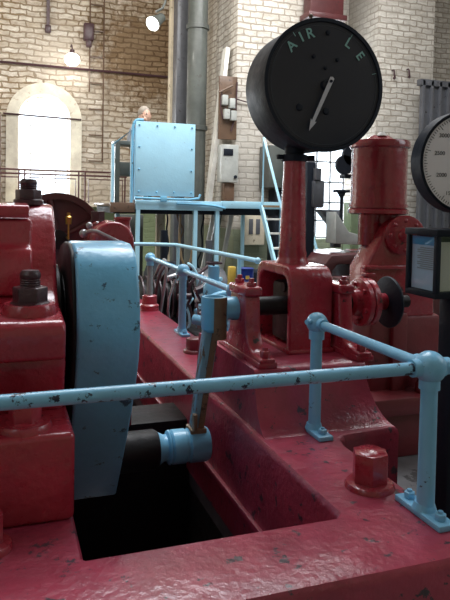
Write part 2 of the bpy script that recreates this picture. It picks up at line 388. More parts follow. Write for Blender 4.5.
# slatted dark metal doors far right
s = thing('steel_shutter', (8.5, 10.6, 0), 'tall dark grey slatted steel door by the right-hand brick pier', 'door')
MB().box((7.85, 10.62, 0), (9.3, 10.66, 4.15)).build('door_panel', IRONG, s)
for k in range(8):
    x = 7.85+k*.2
    MB().box((x, 10.56, 0), (x+.06, 10.62, 4.2), .005).build('upright', IRONG, s)
MB().box((7.8, 10.56, 4.1), (9.35, 10.7, 4.22), .005).build('cross_bar', IRONG, s)
MB().box((7.8, 10.55, 2.6), (9.35, 10.62, 2.68), .005).build('cross_bar', IRONG, s)
for x, z in ((7.75, 4.35), (7.40, 4.30)):
    tag(MB().tube([(x, 10.97, z+.12), (x, 10.9, z+.12), (x, 10.88, z), (x+.03, 10.9, z-.06), (x, 10.93, z-.03)], .018, 8, 1).build('wall_hook', IRON),
        'small iron hook on the right brick pier, %s of two' % ('right' if x > 7.5 else 'left'), 'hook')
# cabinet beneath the platform, orange-brown cupboard at far left
s = thing('fuse_cabinet', (4.5, 10.9, .9), 'cream fuse cabinet with two dark slots under the platform by the ladder', 'cabinet')
MB().box((4.22, 10.8, .92), (4.62, 10.98, 1.62), .012).build('case', CREAM, s)
for x in (4.3, 4.44): MB().box((x, 10.785, 1.12), (x+.08, 10.80, 1.4), .004).build('slot', IRONG, s)
tag(MB().box((4.75, 10.6, 0), (5.3, 10.98, 1.95), .02).build('dark_locker', DARK), 'black steel locker standing behind the ladder', 'locker')
tag(MB().box((4.55, 10.5, 1.98), (5.2, 10.98, 2.75), .02).build('grey_panel_box', GREYG), 'grey box on the pier behind the ladder top', 'box')
tag(MB().box((-.6, 14.5, 1.6), (-.02, 14.95, 3.55), .02).build('tall_cupboard', RUST), 'tall brown cupboard at the left end of the gallery', 'cupboard')

# ------------------------------------------------------------------ platform with ladder
pf = thing('inspection_platform', (2.8, 9.5, 0), 'raised blue platform with a light blue sheet panel and deck on thin posts', 'platform')
MB().box((1.46, 8.95, 1.60), (3.05, 10.7, 1.64), .004).box((3.05, 8.95, 1.60), (4.2, 10.7, 1.64)).build('deck', RUST, pf)
MB().box((1.5, 9.0, 1.50), (4.15, 10.65, 1.60)).build('deck_frame', DARK, pf)
MB().box((1.80, 8.90, 1.56), (3.12, 8.95, 1.70), .006).box((3.1, 8.9, 1.60), (4.2, 8.96, 1.71), .006).build('edge_beam', PALE, pf)
MB().box((1.44, 8.9, 1.52), (1.79, 8.94, 1.66), .004).build('side_board', RUST, pf)
sp = MB().box((1.79, 8.9, 1.76), (2.67, 8.93, 2.82), .004).build('sheet_panel', PALE, pf)
for x in (1.84, 2.1, 2.36, 2.62):
    for z in (1.82, 2.14, 2.46, 2.77):
        if x in (1.84, 2.62) or z in (1.82, 2.77): MB().sph((x, 8.895, z), .014, seg=8).build('rivet', BLUE, sp)
for x, y in ((1.84, 8.93), (2.70, 8.93), (3.04, 8.93), (4.1, 8.93), (1.84, 10.6), (4.1, 10.6)):
    MB().box((x-.028, y-.028, 0), (x+.028, y+.028, 1.6)).build('post', PALE, pf)
MB().tube([(1.47, 8.93, 1.64), (1.47, 8.93, 2.47), (1.79, 8.93, 2.73), (1.79, 8.93, 1.70)], .02, 8).build('end_rail', PALE, pf)
MB().tube([(1.74, 8.92, 1.66), (1.74, 8.92, 2.72), (1.79, 8.92, 2.84), (1.90, 8.92, 2.84)], .022, 8, 2).build('panel_frame', BLUE, pf)
MB().tube([(1.78, 8.86, 1.73), (2.2, 8.86, 1.72), (2.72, 8.86, 1.72), (2.75, 8.86, 1.80)], .018, 8, 1).box((2.15, 8.84, 1.68), (2.25, 8.88, 1.76), .008).build('conduit', BLUE, pf)
MB().tube([(2.4, 8.87, 1.66), (2.9, 8.87, 1.65), (3.15, 8.87, 1.60)], .018, 8, 1).build('lower_conduit', BLUE, pf)
lad = thing('ladder', (3.95, 8.4, 0), 'pale blue step ladder leading from the platform down beside the fuse cabinet', 'ladder')
def sl(x, dx, t): return (x, 8.93-1.25*t+dx, 1.66-1.66*t)
for x in (3.74, 4.14):
    MB().prism([(8.96, 1.66), (8.86, 1.66), (7.75, 0), (7.86, 0)], x-.018, x+.018, 'X').build('stringer', PALE, lad)
for k in range(1, 8):
    z = 1.66-.21*k; y = 8.91-1.13*(1-z/1.66)
    MB().box((3.75, y-.08, z-.012), (4.13, y+.08, z+.012)).build('tread', WHITE, lad)
MB().box((3.75, 8.84, 1.63), (4.13, 8.96, 1.66)).build('top_step', WOOD, lad)
for x in (3.76, 4.14):
    MB().tube([(x, 8.9, 1.66), (x, 8.9, 2.68), (x, 7.8, 1.02), (x, 7.78, .05)], .02, 8).build('handrail', PALE, lad)
# dark desk and stool behind panel
b = MB().box((1.55, 9.5, 1.64), (1.62, 9.56, 2.55)).box((1.55, 9.2, 1.64), (1.62, 9.26, 2.55)).box((1.55, 9.2, 2.50), (2.1, 9.56, 2.56), .005).box((1.6, 9.22, 2.05), (2.0, 9.54, 2.25), .01)
for x in (2.04,):
    b.box((x, 9.5, 1.64), (x+.06, 9.56, 2.5)).box((x, 9.2, 1.64), (x+.06, 9.26, 2.5))
tag(b.build('control_desk', GREYG), 'dark narrow control desk on the platform behind the blue panel', 'desk')
# long boards and pipes leaning below the platform
for i, (x0, x1, m, lb) in enumerate(((3.0, 3.30, WHITE, 'white plank leaning under the platform, leftmost of the leaning lengths'), (3.12, 3.42, STEEL, 'shiny steel bar leaning under the platform beside the white plank'), (3.42, 3.70, WHITE, 'white plank leaning under the platform nearest the brick pier'), (3.34, 3.52, GREYG, 'grey-green board leaning under the platform behind the planks'))):
    o = MB().prism([(x0, 0), (x0+.07, 0), (x1+.07, 1.56), (x1, 1.56)], 9.9+i*.12, 9.95+i*.12, 'Y').build('leaning_plank', m)
    tag(o, lb, 'plank')
tag(MB().box((1.9, 10.9, 0), (2.35, 11.3, 1.45), .02).build('store_cupboard', GREYG), 'dark grey-green cupboard in the shade under the platform', 'cupboard')
tag(MB().box((2.42, 10.2, 0), (2.56, 10.3, 1.495), .01).build('timber_prop', CREAM), 'cream painted timber prop standing under the platform', 'prop')
rnd = random.Random(3)
lbls = ['black cable hanging below the platform by the left post', 'brown cable looped below the platform middle', 'black cable hanging beside the leaning planks', 'tan cable hanging in a loop under the platform']
for i, x in enumerate((2.35, 2.55, 2.9, 2.75)):
    pts = [(x+rnd.uniform(-.08, .08), 9.2+i*.05, 1.6-.17*k) for k in range(8)]
    if i == 3: pts = [(2.52, 9.1, 1.5), (2.50, 9.1, 1.1), (2.56, 9.08, .75), (2.66, 9.08, .70), (2.72, 9.1, .95), (2.74, 9.12, 1.5)]
    tag(MB().tube(pts, .014 if i != 3 else .018, 8, 2).build('hanging_cable', (DARK, RUST, DARK, WOOD)[i]), lbls[i], 'cable')

# ------------------------------------------------------------------ person on the platform
def person():
    root = thing('person', (2.06, 9.75, 1.64), 'person with short pale hair looking down behind the blue panel', 'person')
    J = [((0, 0, .95), .13), ((0, 0, 1.15), .12), ((0, 0, 1.33), .15), ((0, 0, 1.45), .075), ((0, -.01, 1.5), .055),   # 0-4 spine
         ((.19, 0, 1.38), .06), ((.24, -.03, 1.12), .045), ((.20, -.22, .98), .035), ((.18, -.30, .95), .028),
         ((-.19, 0, 1.38), .06), ((-.24, -.03, 1.12), .045), ((-.20, -.22, .98), .035), ((-.18, -.30, .95), .028),
         ((.10, 0, .86), .10), ((.11, -.02, .48), .065), ((.11, 0, .09), .045), ((.12, -.14, .03), .035),
         ((-.10, 0, .86), .10), ((-.11, -.02, .48), .065), ((-.11, 0, .09), .045), ((-.12, -.14, .03), .035)]
    E = [(0, 1), (1, 2), (2, 3), (3, 4), (2, 5), (5, 6), (6, 7), (7, 8), (2, 9), (9, 10), (10, 11), (11, 12), (0, 13), (13, 14), (14, 15), (15, 16), (0, 17), (17, 18), (18, 19), (19, 20)]
    J = [((x, y-(.10 if z > 1 else 0)-(.05 if z > 1.3 else 0), z*.84), r_) for (x, y, z), r_ in J]
    me = bpy.data.meshes.new('body'); me.from_pydata([j[0] for j in J], E, [])
    o = bpy.data.objects.new('body', me); COL.objects.link(o); o.parent = root
    md = o.modifiers.new('Skin', 'SKIN')
    if not me.skin_vertices: me.attributes  # layer comes with the modifier
    if not me.skin_vertices:
        bm = bmesh.new(); bm.from_mesh(me); bm.verts.layers.skin.verify(); bm.to_mesh(me); bm.free()
    for sv, j in zip(me.skin_vertices[0].data, J): sv.radius = (j[1], j[1]*.8)
    me.skin_vertices[0].data[0].use_root = True
    md2 = o.modifiers.new('Sub', 'SUBSURF'); md2.levels = 1; md2.render_levels = 1
    me.materials.append(SHIRT)
    WL[o.name] = WL[root.name]
    h = MB(); c = V((2.06, 9.56, 2.985))
    h.sph(c, .10, (.84, 1.0, 1.28), 24).sph(c+V((-.03, -.05, -.06)), .06, (1, 1, 1.1)).sph(c+V((-.05, -.095, -.01)), .018, (1, 1.2, 1.6), 10)
    for sx in (-1, 1): h.sph(c+V((.085*sx, 0, -.01)), .022, (.5, 1, 1.5), 10)
    h.cyl(c+V((0, .02, -.05)), (2.06, 9.60, 2.84), .05, .055, 16)
    hd = h.build('head', SKIN, root)
    MB().sph(c+V((-.012, .022, .052)), .106, (.88, .98, 1.0), 20).build('hair', HAIR, root)
    for sx in (-1, 1): MB().sph(c+V((-.03+.035*sx, -.097, .02)), .010, seg=8).build('eye', INK, root)
    MB().box(c+V((-.055, -.118, -.075)), c+V((-.005, -.10, -.067))).build('mouth', MAROON, root)
    for sx in (-1, 1):
        hb = MB().sph((2.06+.18*sx, 9.33, 2.44), .04, (.8, 1.1, .5), 12)
        for k in range(4):
            x = 2.06+.18*sx+(-.027+.018*k); L = (.055, .07, .065, .05)[k]
            hb.tube([(x, 9.30, 2.44), (x, 9.30-L*.6, 2.435), (x, 9.30-L, 2.415)], .008, 6)
        hb.tube([(2.06+.15*sx, 9.34, 2.435), (2.06+.125*sx, 9.31, 2.43), (2.06+.12*sx, 9.29, 2.42)], .009, 6)
        hb.build('hand', SKIN, root)
    return root
person()

# ------------------------------------------------------------------ engine bed
bed = thing('engine_bed', (.7, 1.6, 0), 'huge crimson cast iron bed framing the dark crank pit in the foreground', 'engine bed')
b = MB()
# plan outline with pit, as beams
def plan_ring():
    outer = [(-1.6, 1.55), (1.40, 1.55), (1.43, 1.60), (1.43, 2.42), (1.45, 2.50), (1.50, 2.55), (1.80, 2.58), (1.80, 3.75), (1.46, 3.80), (1.46, 6.9), (-1.6, 6.9)]
    return outer
bm = b.bm
outer = plan_ring(); hole = [(.215, 1.86), (.235, 1.84), (1.09, 1.84), (1.13, 1.88), (1.13, 6.6), (.215, 6.6)]
z1, z0 = .6, 0.0
def loop(pts, z): return [bm.verts.new((x, y, z)) for x, y in pts]
ot, hb_ = loop(outer, z1), loop(hole, z1)
es = []
for L in (ot, hb_):
    for i in range(len(L)): es.append(bm.edges.new((L[i], L[(i+1) % len(L)])))
bmesh.ops.triangle_fill(bm, use_beauty=True, use_dissolve=False, edges=es, normal=(0, 0, 1))
# bevelled rim: walls follow a rounded shoulder
def skirt(L, pts, inward):
    prev = L; n = len(pts)
    c = [(.012, -.004), (.021, -.016), (.025, -.035)]
    def off(i, d):
        p0, p1, p2 = V((*pts[i-1], 0)), V((*pts[i], 0)), V((*pts[(i+1) % n], 0))
        a = (p1-p0).normalized(); q = (p2-p1).normalized()
        na, nq = V((a.y, -a.x, 0)), V((q.y, -q.x, 0)); m = (na+nq).normalized(); k = d/max(.4, m.dot(na))
        return p1+m*k*inward
    for d, h in c+[(.025, -(z1-z0)+.001)]:
        cur = [bm.verts.new((*off(i, d).xy, z1+h)) for i in range(n)]
        for i in range(n): bm.faces.new((prev[i], prev[(i+1) % n], cur[(i+1) % n], cur[i]))
        prev = cur
skirt(ot, outer, 1); skirt(hb_, hole, -1 if False else -1)
body = b.build('bed_casting', BED, bed, 30)
MB().box((1.085, 1.95, .17), (1.135, 6.5, .21), .008).build('inner_flange', BED, bed)
# saddle raised on the bed: flared foot, level top
prof = [(2.57, .598)]+[(2.57+.15*t, .60+.20*t**2.6) for t in (.25, .5, .7, .85, 1)]+[(2.725, .865), (2.74, .88), (3.62, .88), (3.66, .60)]
def saddle():
    m = MB(); bmm = m.bm; n = 9; rows = []
    # cross sections along the profile; widths flare towards the bed
    for y, z in prof:
        t = max(0, min(1, (z-.6)/.27)); xr = 1.735+.07*(1-t)**2.2; xl = 1.131
        rows.append([bmm.verts.new((xl+(xr-xl)*k/n, y, z)) for k in range(n+1)])
    for a, c in zip(rows, rows[1:]):
        for k in range(n): bmm.faces.new((a[k], a[k+1], c[k+1], c[k]))
    bmm.faces.new([r[0] for r in rows]); bmm.faces.new([r[-1] for r in rows][::-1])
    bmm.faces.new(list(rows[0])[::-1]+[rows[-1][k] for k in range(n+1)])
    return m
saddle().build('saddle', BED, bed, 50)
def big_nut(x, y, z, r, h, parent, mat, boss=None, rot=.2, washer=None, name='foundation_nut'):
    m = MB().hexa((x, y, z), r, h, 'Z', rot, r*.035)
    m.lathe([(r*.86, h-.002), (r*.70, h+r*.10), (0, h+r*.16)], (x, y, z), 'Z', 24)
    o = m.build(name, mat, parent)
    if boss: MB().lathe([(boss, -.01), (boss, .006), (boss*.93, .018), (r*1.05, .024), (0, .024)], (x, y, z), 'Z', 36).build('boss', washer or mat, o)
    return o
big_nut(1.325, 2.03, .6, .070, .135, bed, RED, .095, .62)
big_nut(1.31, 4.28, .6, .065, .10, bed, REDD, .085)
big_nut(-.04, 2.0, .6, .052, .11, bed, RED, .08)
MB().lathe([(.095, 0), (.095, .05), (.075, .065), (.072, .14), (.06, .15), (0, .15)], (1.387, 6.1, .6), 'Z', 24).build('boss', RED, bed)
# stone foundation below the bed rails in the pit
# ------------------------------------------------------------------ main bearing pedestal on the left
pd = thing('main_bearing', (0, 2.4, .6), 'large crimson bearing pedestal with heavy dark nuts at the left edge', 'bearing')
MB().box((-.75, 2.10, .598), (.235, 3.35, .895), .022, None, 4).build('foot_flange', RED, pd)
MB().prism([(2.36, .88), (2.33, .98), (2.30, 1.06), (2.30, 1.13), (3.25, 1.13), (3.3, .88)], -.75, .222, 'X', .03, 3).build('pedestal_body', RED, pd)
cap = MB().prism([(2.17, 1.12), (2.165, 1.225), (2.185, 1.255), (2.44, 1.275), (2.52, 1.31), (2.58, 1.40), (2.66, 1.54), (2.74, 1.625), (2.80, 1.645), (3.2, 1.645), (3.25, 1.12)], -.75, .208, 'X', .022, 4).build('bearing_cap', RED, pd, 45)
MB().prism([(2.47, 1.30), (2.475, 1.43), (2.50, 1.475), (2.54, 1.49), (2.54, 1.588), (2.8, 1.588), (2.8, 1.35)], -.75, .112, 'X', .014, 3).build('cap_rib', RED, cap)
MB().prism([(2.525, 1.594), (2.525, 1.632), (2.535, 1.642), (2.70, 1.650), (2.70, 1.594)], -.75, .10, 'X', .006, 2).build('oil_box', RED, cap)
def stud(x, y, z, r, nh, sh, sr, bossr=None, mat=IRON):
    m = MB().hexa((x, y, z), r, nh, 'Z', .35, .006)
    m.lathe([(r*1.03, 0), (r*1.1, .004), (r*1.1, .022), (r*.9, .028)], (x, y, z), 'Z', 30)
    o = m.build('cap_nut', mat, pd)
    t = MB(); pr = [(0, nh)]; h = nh
    while h < nh+sh*.45: pr += [(sr, h), (sr*.92, h+.004)]; h += .008
    pr += [(sr, h), (sr*1.0, nh+sh-.012), (sr*.8, nh+sh), (0, nh+sh)]
    t.lathe(pr, (x, y, z), 'Z', 24).build('stud', IRON, o)
    if bossr: MB().lathe([(bossr, -.02), (bossr, .006), (bossr*.92, .02), (0, .022)], (x, y, z), 'Z', 36).build('boss', RED, o)
stud(.097, 2.32, 1.278, .062, .078, .058, .036, .096)
stud(.108, 2.82, 1.64, .056, .066, .045, .036, None)
stud(.078, 2.20, .895, .056, .085, .02, .034, .09, RED)
stud(-.42, 2.32, 1.285, .066, .085, .075, .038, .095)
# ------------------------------------------------------------------ crankshaft with web
cs = thing('crankshaft', (.38, 2.8, 1.1), 'crankshaft with a thick light blue web and dark greasy pin in the pit', 'crankshaft')
wp = [(2.80, .334), (2.64, .558), (2.50, .765), (2.40, .93), (2.345, 1.05), (2.325, 1.15), (2.328, 1.24), (2.35, 1.33), (2.39, 1.41), (2.45, 1.470), (2.54, 1.495), (2.70, 1.495), (2.9, 1.47), (3.06, 1.40), (3.18, 1.28), (3.24, 1.1), (3.26, .85), (3.27, .6), (3.27, .334)]
MB().prism(wp, .262, .497, 'X', .012, 3).build('crank_web', WEB, cs, 50)
MB().prism([(y+(.02 if y < 2.8 else -.02), z-.005) for y, z in wp], .247, .268, 'X', .004, 1).build('greasy_face', GREASE, cs, 50)
MB().cyl((-.7, 2.78, 1.12), (.25, 2.78, 1.12), .22, seg=40).lathe([(.27, 0), (.27, .03), (.24, .045)], (.195, 2.78, 1.12), 'X', 40).build('journal', GREASE, cs)
MB().lathe([(.0, 0), (.098, 0), (.098, .23), (.085, .25), (0, .25)], (.495, 3.05, .425), 'X', 36).build('crank_pin', GREASE, cs)
MB().lathe([(.09, 0), (.085, .012), (.066, .045), (.066, .06), (.083, .068), (.086, .075)], (.73, 3.05, .425), 'X', 36).build('pin_collar', BLUE, cs)
# ------------------------------------------------------------------ drive link
lk = thing('drive_link', (.95, 3.05, .35), 'worn blue and rust drive link standing between crank pin and rocking shaft', 'link')
bt = V((.935, 3.05, .42)); tp = V((1.035, 3.07, 1.11))
MB().lathe([(.0, 0), (.078, 0), (.086, .01), (.086, .075), (.080, .08), (.080, .09), (.088, .097), (.088, .185), (.08, .2), (0, .2)], (.81, 3.05, .425), 'X', 36).build('lower_eye', BLUE, lk)
d = (tp-bt); ang = Matrix.Rotation(math.atan2(d.x, d.z), 4, 'Y') @ Matrix.Rotation(-math.atan2(d.y, d.z), 4, 'X')
rod = MB(); L = d.length
r_ = bmesh.ops.create_cube(rod.bm, size=1, matrix=Matrix.Translation(bt+d*.49) @ ang @ Matrix.Diagonal((.060, .065, L*.94, 1)))
for v_ in r_['verts']:
    if v_.co.z > .8: v_.co.x += .010*(1 if v_.co.x > tp.x-.02 else -1)
rod._bev(r_['verts'], .008, 2)
rodo = rod.build('rod', LINK, lk)
st_ = MB(); bmesh.ops.create_cube(st_.bm, size=1, matrix=Matrix.Translation(bt+d*.52+V((.014, -.031, 0))) @ ang @ Matrix.Diagonal((.030, .012, L*.86, 1)))
st_.build('rust_bar', RUSTL, rodo)
MB().box((.905, 3.0, .47), (.99, 3.1, .52), .006).box((.915, 2.985, .51), (.935, 3.02, .60), .004).build('wedge_key', RUSTL, rodo)
MB().lathe([(0, 0), (.050, 0), (.064, .015), (.067, .05), (.067, .17), (.064, .18), (.050, .18), (.046, .17), (.044, .14), (0, .14)], (1.035, 3.06, 1.005), 'Z', 36).box((1.04, 3.01, 1.03), (1.10, 3.11, 1.16), .02).build('upper_eye', BLUE, lk)
MB().lathe([(0, 0), (.043, 0), (.043, .012), (0, .013)], (1.035, 3.06, 1.146), 'Z', 24).build('rusty_bore', RUSTL, lk)
st2 = MB(); AR = [(1.035+rr_*sin(R(a_)), 3.06-rr_*cos(R(a_))) for rr_, rng in ((.071, range(-18, 66, 12)), (.060, range(54, -30, -12))) for a_ in rng]
st2.prism(AR, .97, 1.184, 'Z').build('rust_strap', RUSTL, lk)
MB().cyl((1.09, 3.07, 1.118), (1.205, 3.07, 1.118), .062, seg=32, bev=.004).build('pin', BLUE, lk)
# ------------------------------------------------------------------ rocking shaft, brackets, housing, column
def bracket(x0, x1, label):
    t = thing('shaft_bracket', ((x0+x1)/2, 3.1, .88), label, 'bracket')
    pf_ = [(2.74, .88), (2.73, .925), (2.80, .93)]+arc(2.80, 1.06, .13, -90, 0, 6)[1:]+[(2.945, 1.20), (3.155, 1.20), (3.165, 1.0), (3.24, .93), (3.30, .88)]
    MB().prism(pf_, x0, x1, 'X', .010, 3).build('bracket_casting', RED, t, 40)
    MB().box((x0-.008, 2.925, 1.195), (x1+.008, 3.175, 1.245), .014, None, 3).build('bracket_cap', RED, t)
    for y in (2.965, 3.135):
        n = MB().hexa(((x0+x1)/2, y, 1.243), .026, .024).cyl(((x0+x1)/2, y, 1.26), ((x0+x1)/2, y, 1.287), .014, seg=14)
        n.build('cap_nut', RED, t)
    MB().box((x0-.005, 2.735, .878), (x1+.012, 3.33, .91), .008).build('foot', RED, t)
    MB().hexa(((x0+x1)/2, 2.77, .925), .026, .035).cyl(((x0+x1)/2, 2.77, .95), ((x0+x1)/2, 2.77, .975), .014, seg=14).build('foot_nut', RED, t)
    return t
bracket(1.160, 1.243, 'red shaft bracket with nuts between the drive link and the arched housing')
bracket(1.695, 1.778, 'red shaft bracket with nuts on the right of the arched housing')
hs = thing('arched_housing', (1.54, 3.2, .88), 'crimson arched housing with a dark side opening under the tall column', 'housing')
h = MB()
X0, X1, Y0, Y1, Z0, Z1 = 1.425, 1.672, 2.965, 3.44, .88, 1.34
def arch_y(y0, y1, z0, zt, r, n=6): return [(y0, z0), (y0, zt-r)]+arc(y0+r, zt-r, r, 180, 90, n)[1:]+arc(y1-r, zt-r, r, 90, 0, n)+[(y1, z0)]
oo = arch_y(Y0, Y1, Z0, Z1, .09); ii = arch_y(Y0+.045, Y1-.045, Z0, Z1-.055, .07)
def ringp(m, o_, i_, xa, xb):
    bm_ = m.bm; A = [[bm_.verts.new((x, *p)) for p in L] for x in (xa, xb) for L in (o_, i_)]
    n = len(o_)
    for k in range(n-1):
        bm_.faces.new((A[0][k], A[0][k+1], A[1][k+1], A[1][k])); bm_.faces.new((A[2][k], A[2][k+1], A[3][k+1], A[3][k]))
        bm_.faces.new((A[0][k], A[0][k+1], A[2][k+1], A[2][k])); bm_.faces.new((A[1][k], A[1][k+1], A[3][k+1], A[3][k]))
    for k in (0, n-1): bm_.faces.new((A[0][k], A[1][k], A[3][k], A[2][k]))
    bmesh.ops.recalc_face_normals(bm_, faces=bm_.faces[:])
    m._bev([v for L in A for v in L], .010, 3, R(50))
ringp(h, oo, ii, X0, X1)
h.build('arch_casting', RED, hs, 35)
MB().box((X0-.008, Y0-.012, .879), (X1+.010, Y1+.01, .905), .008).build('foot', RED, hs)
MB().box((1.62, Y0+.04, .90), (1.66, Y1-.04, 1.28)).build('back_plate', GREASE, hs)
MB().box((1.46, 3.04, .91), (1.60, 3.30, 1.24), .03).cyl((1.45, 3.12, 1.215), (1.47, 3.12, 1.215), .028, seg=6).build('inner_lever', GREASE, hs)
rs = thing('rocking_shaft', (1.7, 3.07, 1.1), 'rocking shaft through the housing with a red flange coupling and black disc', 'shaft')
MB().cyl((1.20, 3.07, 1.125), (1.86, 3.07, 1.125), .05, seg=28).build('shaft', GREASE, rs)
MB().cyl((1.86, 3.07, 1.125), (2.09, 3.07, 1.125), .047, seg=28).build('sleeve', RED, rs)
fl = MB().lathe([(.06, 0), (.075, .01), (.078, .05), (.118, .055), (.134, .06), (.134, .085), (.130, .09), (.120, .091), (.120, .097), (.130, .098), (.134, .103), (.134, .13), (.128, .135), (.06, .137), (.05, .18)], (1.835, 3.07, 1.125), 'X', 44)
fo = fl.build('flange_coupling', RED, rs)
for k in range(6):
    a = 2*pi*k/6+.3
    MB().cyl((1.872, 3.07+.105*cos(a), 1.125+.105*sin(a)), (1.892, 3.07+.105*cos(a), 1.125+.105*sin(a)), .014, seg=6).build('bolt', RED, fo)
MB().lathe([(.045, 0), (.06, .002), (.135, .012), (.144, .016), (.148, .024), (.144, .034), (.05, .04)], (2.065, 3.07, 1.12), 'X', 48).build('disc', DARK, rs)
MB().lathe([(.0, 0), (.035, 0), (.035, .12), (0, .13)], (2.10, 3.07, 1.12), 'X', 24).build('shaft_end', GREASE, rs)
# tall column
cl = thing('gauge_column', (1.53, 3.18, 1.33), 'tall tapering red column rising from the arched housing to the black dial', 'column')
MB().lathe([(0, 0), (.092, 0), (.092, .012), (.082, .03), (.078, .045), (.080, .06), (.074, .09), (.060, .565), (.060, .575), (0, .575)], (1.53, 3.18, 1.335), 'Z', 40).build('shaft', RED, cl)
MB().lathe([(.0, .57), (.068, .57), (.072, .575), (.072, .605), (.055, .61), (.055, .75), (0, .75)], (1.53, 3.18, 1.335), 'Z', 32).box((1.425, 3.165, 1.915), (1.47, 3.195, 1.94), .005).cyl((1.60, 3.16, 1.925), (1.635, 3.14, 1.925), .016).build('neck', DARK, cl)
GX, GY, GZ, GR = 1.604, 2.98, 2.298, .343
gd = thing('pressure_dial', (GX, 3.1, 1.97), 'huge round black dial with faded green letters and one pale pointer', 'gauge')
AY = AX['Y']
MB().lathe([(0, .29), (GR*.98, .29), (GR*.99, .285), (GR*.99, .03), (GR*1.02, .03), (GR*1.02, .0), (GR*.965, .0), (GR*.955, .014), (0, .014)], (GX, GY, GZ), 'Y', 72).build('drum', DARK, gd)
MB().lathe([(0, .008), (GR*.955, .008), (GR*.955, .013), (0, .013)], (GX, GY, GZ), 'Y', 72).build('dial_face', FACE, gd)
MB().lathe([(GR*.905, .006), (GR*.912, .006), (GR*.912, .009), (GR*.905, .009)], (GX, GY, GZ), 'Y', 72, True).build('scale_ring', plain('dull_ring', (.045, .055, .07), .5), gd)
for ch, a, rr, sz in (('A', 137, .272, .075), ('I', 121.5, .276, .075), ('R', 110, .276, .075), ('L', 60, .268, .075), ('E', 40, .268, .070)):
    MB().text(ch, (GX+rr*cos(R(a)), GY+.006, GZ+rr*sin(R(a))), sz, R(a-90)).build('letter', LETTER, gd)
for a in (127, 61, 16): MB().box((GX+GR*.90*cos(R(a))-.012, GY+.005, GZ+GR*.90*sin(R(a))-.0015), (GX+GR*.90*cos(R(a))+.012, GY+.007, GZ+GR*.90*sin(R(a))+.0015), 0, Matrix.Rotation(-R(a), 4, 'Y')).build('scale_mark', LETTER, gd)
for dx, dz, r in ((-.145, -.125, .02), (.01, -.135, .02), (-.07, .145, .012), (.07, .14, .012), (0, .09, .01), (.01, .275, .014)):
    MB().lathe([(r, 0), (r*.8, -.008), (0, -.010)], (GX+dx, GY+.008, GZ+dz), 'Y', 16).build('screw_head', DARK, gd)
pa = math.atan2(-.27, -.122); Lp = .285
hub = V((GX+.024, GY-.012, GZ+.020)); dr = V((cos(pa), 0, sin(pa))); sd = V((-sin(pa), 0, cos(pa)))
def pt(u, v): q = hub+dr*u+sd*v; return (q.x, q.z)
MB().prism([pt(-.02, -.012), pt(-.026, 0), pt(-.02, .012), pt(.235, .008), pt(.23, .018), pt(.29, 0), pt(.23, -.018), pt(.235, -.008)], GY-.014, GY-.009, 'Y').build('pointer', POINTER, gd)
MB().lathe([(0, 0), (.028, 0), (.022, -.018), (0, -.019)], (GX, GY+.010, GZ), 'Y', 24).cyl((hub.x, GY-.019, hub.z), (hub.x, GY+.0, hub.z), .008, seg=12).build('hub', DARK, gd)
MB().tube([(GX-.035, 3.1, GZ+GR*.97), (GX-.035, 3.1, GZ+GR+.04)], .006, 8).sph((GX-.035, 3.1, GZ+GR+.045), .012, seg=8).build('top_knob', RUST, gd)

# ------------------------------------------------------------------ guard rails on the bed
def guard_post(x, y, z0, zt, r, parent, mat=POST):
    MB().cyl((x, y, z0), (x, y, zt), r, r*.92, 24).build('post', mat, parent)
def foot(x, y, z, parent):
    MB().box((x-.036, y-.125, z), (x+.036, y+.125, z+.022), .005).lathe([(.042, .02), (.034, .045)], (x, y, z), 'Z', 24).build('base_plate', POST, parent)
    for s_ in (-1, 1): MB().hexa((x, y+.085*s_, z+.022), .02, .022, bev=.003).cyl((x, y+.085*s_, z+.04), (x, y+.085*s_, z+.052), .009, seg=10).build('base_bolt', POST, parent)
RX, RZ = 1.387, 1.117
gr = thing('guard_rail', (RX, 1.778, .6), 'chipped light blue guard rail with ball joints crossing the whole foreground', 'guard rail')
MB().cyl((RX, 1.778, RZ), (-1.3, 1.778, RZ-.005), .0215, seg=20).build('front_pipe', RAIL, gr)
MB().cyl((RX, 1.778, RZ), (RX, 2.60, RZ), .0205, seg=20).build('side_pipe', POST, gr)
MB().cyl((RX, 1.778, RZ), (2.3, 1.778, RZ), .0205, seg=20).build('right_pipe', RAIL, gr)
for x, y, r in ((RX, 1.778, .056), (RX, 2.60, .050)):
    bl = MB().sph((x, y, RZ), r, seg=28).lathe([(.036, -.075), (.036, -.03)], (x, y, RZ), 'Z', 24)
    if y < 2: bl.lathe([(.030, -.075), (.030, -.02)], (x, y, RZ), 'X', 20).lathe([(.030, .02), (.030, .075)], (x, y, RZ), 'X', 20).lathe([(.03, .02), (.03, .075)], (x, y, RZ), 'Y', 20).hexa((x+.03, y-.045, RZ-.012), .012, .02, 'Y')
    else: bl.lathe([(.029, -.07), (.029, -.02)], (x, y, RZ), 'Y', 20).cyl((x-.045, y-.02, RZ+.012), (x-.07, y-.03, RZ+.012), .012, seg=12)
    bl.build('ball_joint', POST, gr)
    guard_post(x, y, .6, RZ-.03, .031 if y < 2 else .029, gr)
    foot(x, y+.005, .6, gr)
guard_post(-1.2, 1.778, .6, RZ, .03, gr); foot(-1.2, 1.778, .6, gr); guard_post(2.25, 1.778, 0, RZ, .03, gr)
gb = thing('guard_rail', (RX, 5, .6), 'light blue guard rail on the far part of the bed behind the drive link', 'guard rail')
MB().cyl((RX, 3.72, RZ), (RX, 6.1, RZ), .0205, seg=20).build('pipe', POST, gb)
for y, r in ((3.72, .05), (4.9, .055), (6.1, .052)): MB().sph((RX, y, RZ), r, seg=24).lathe([(.036, -.075), (.036, -.03)], (RX, y, RZ), 'Z', 20).build('ball_joint', POST, gb)
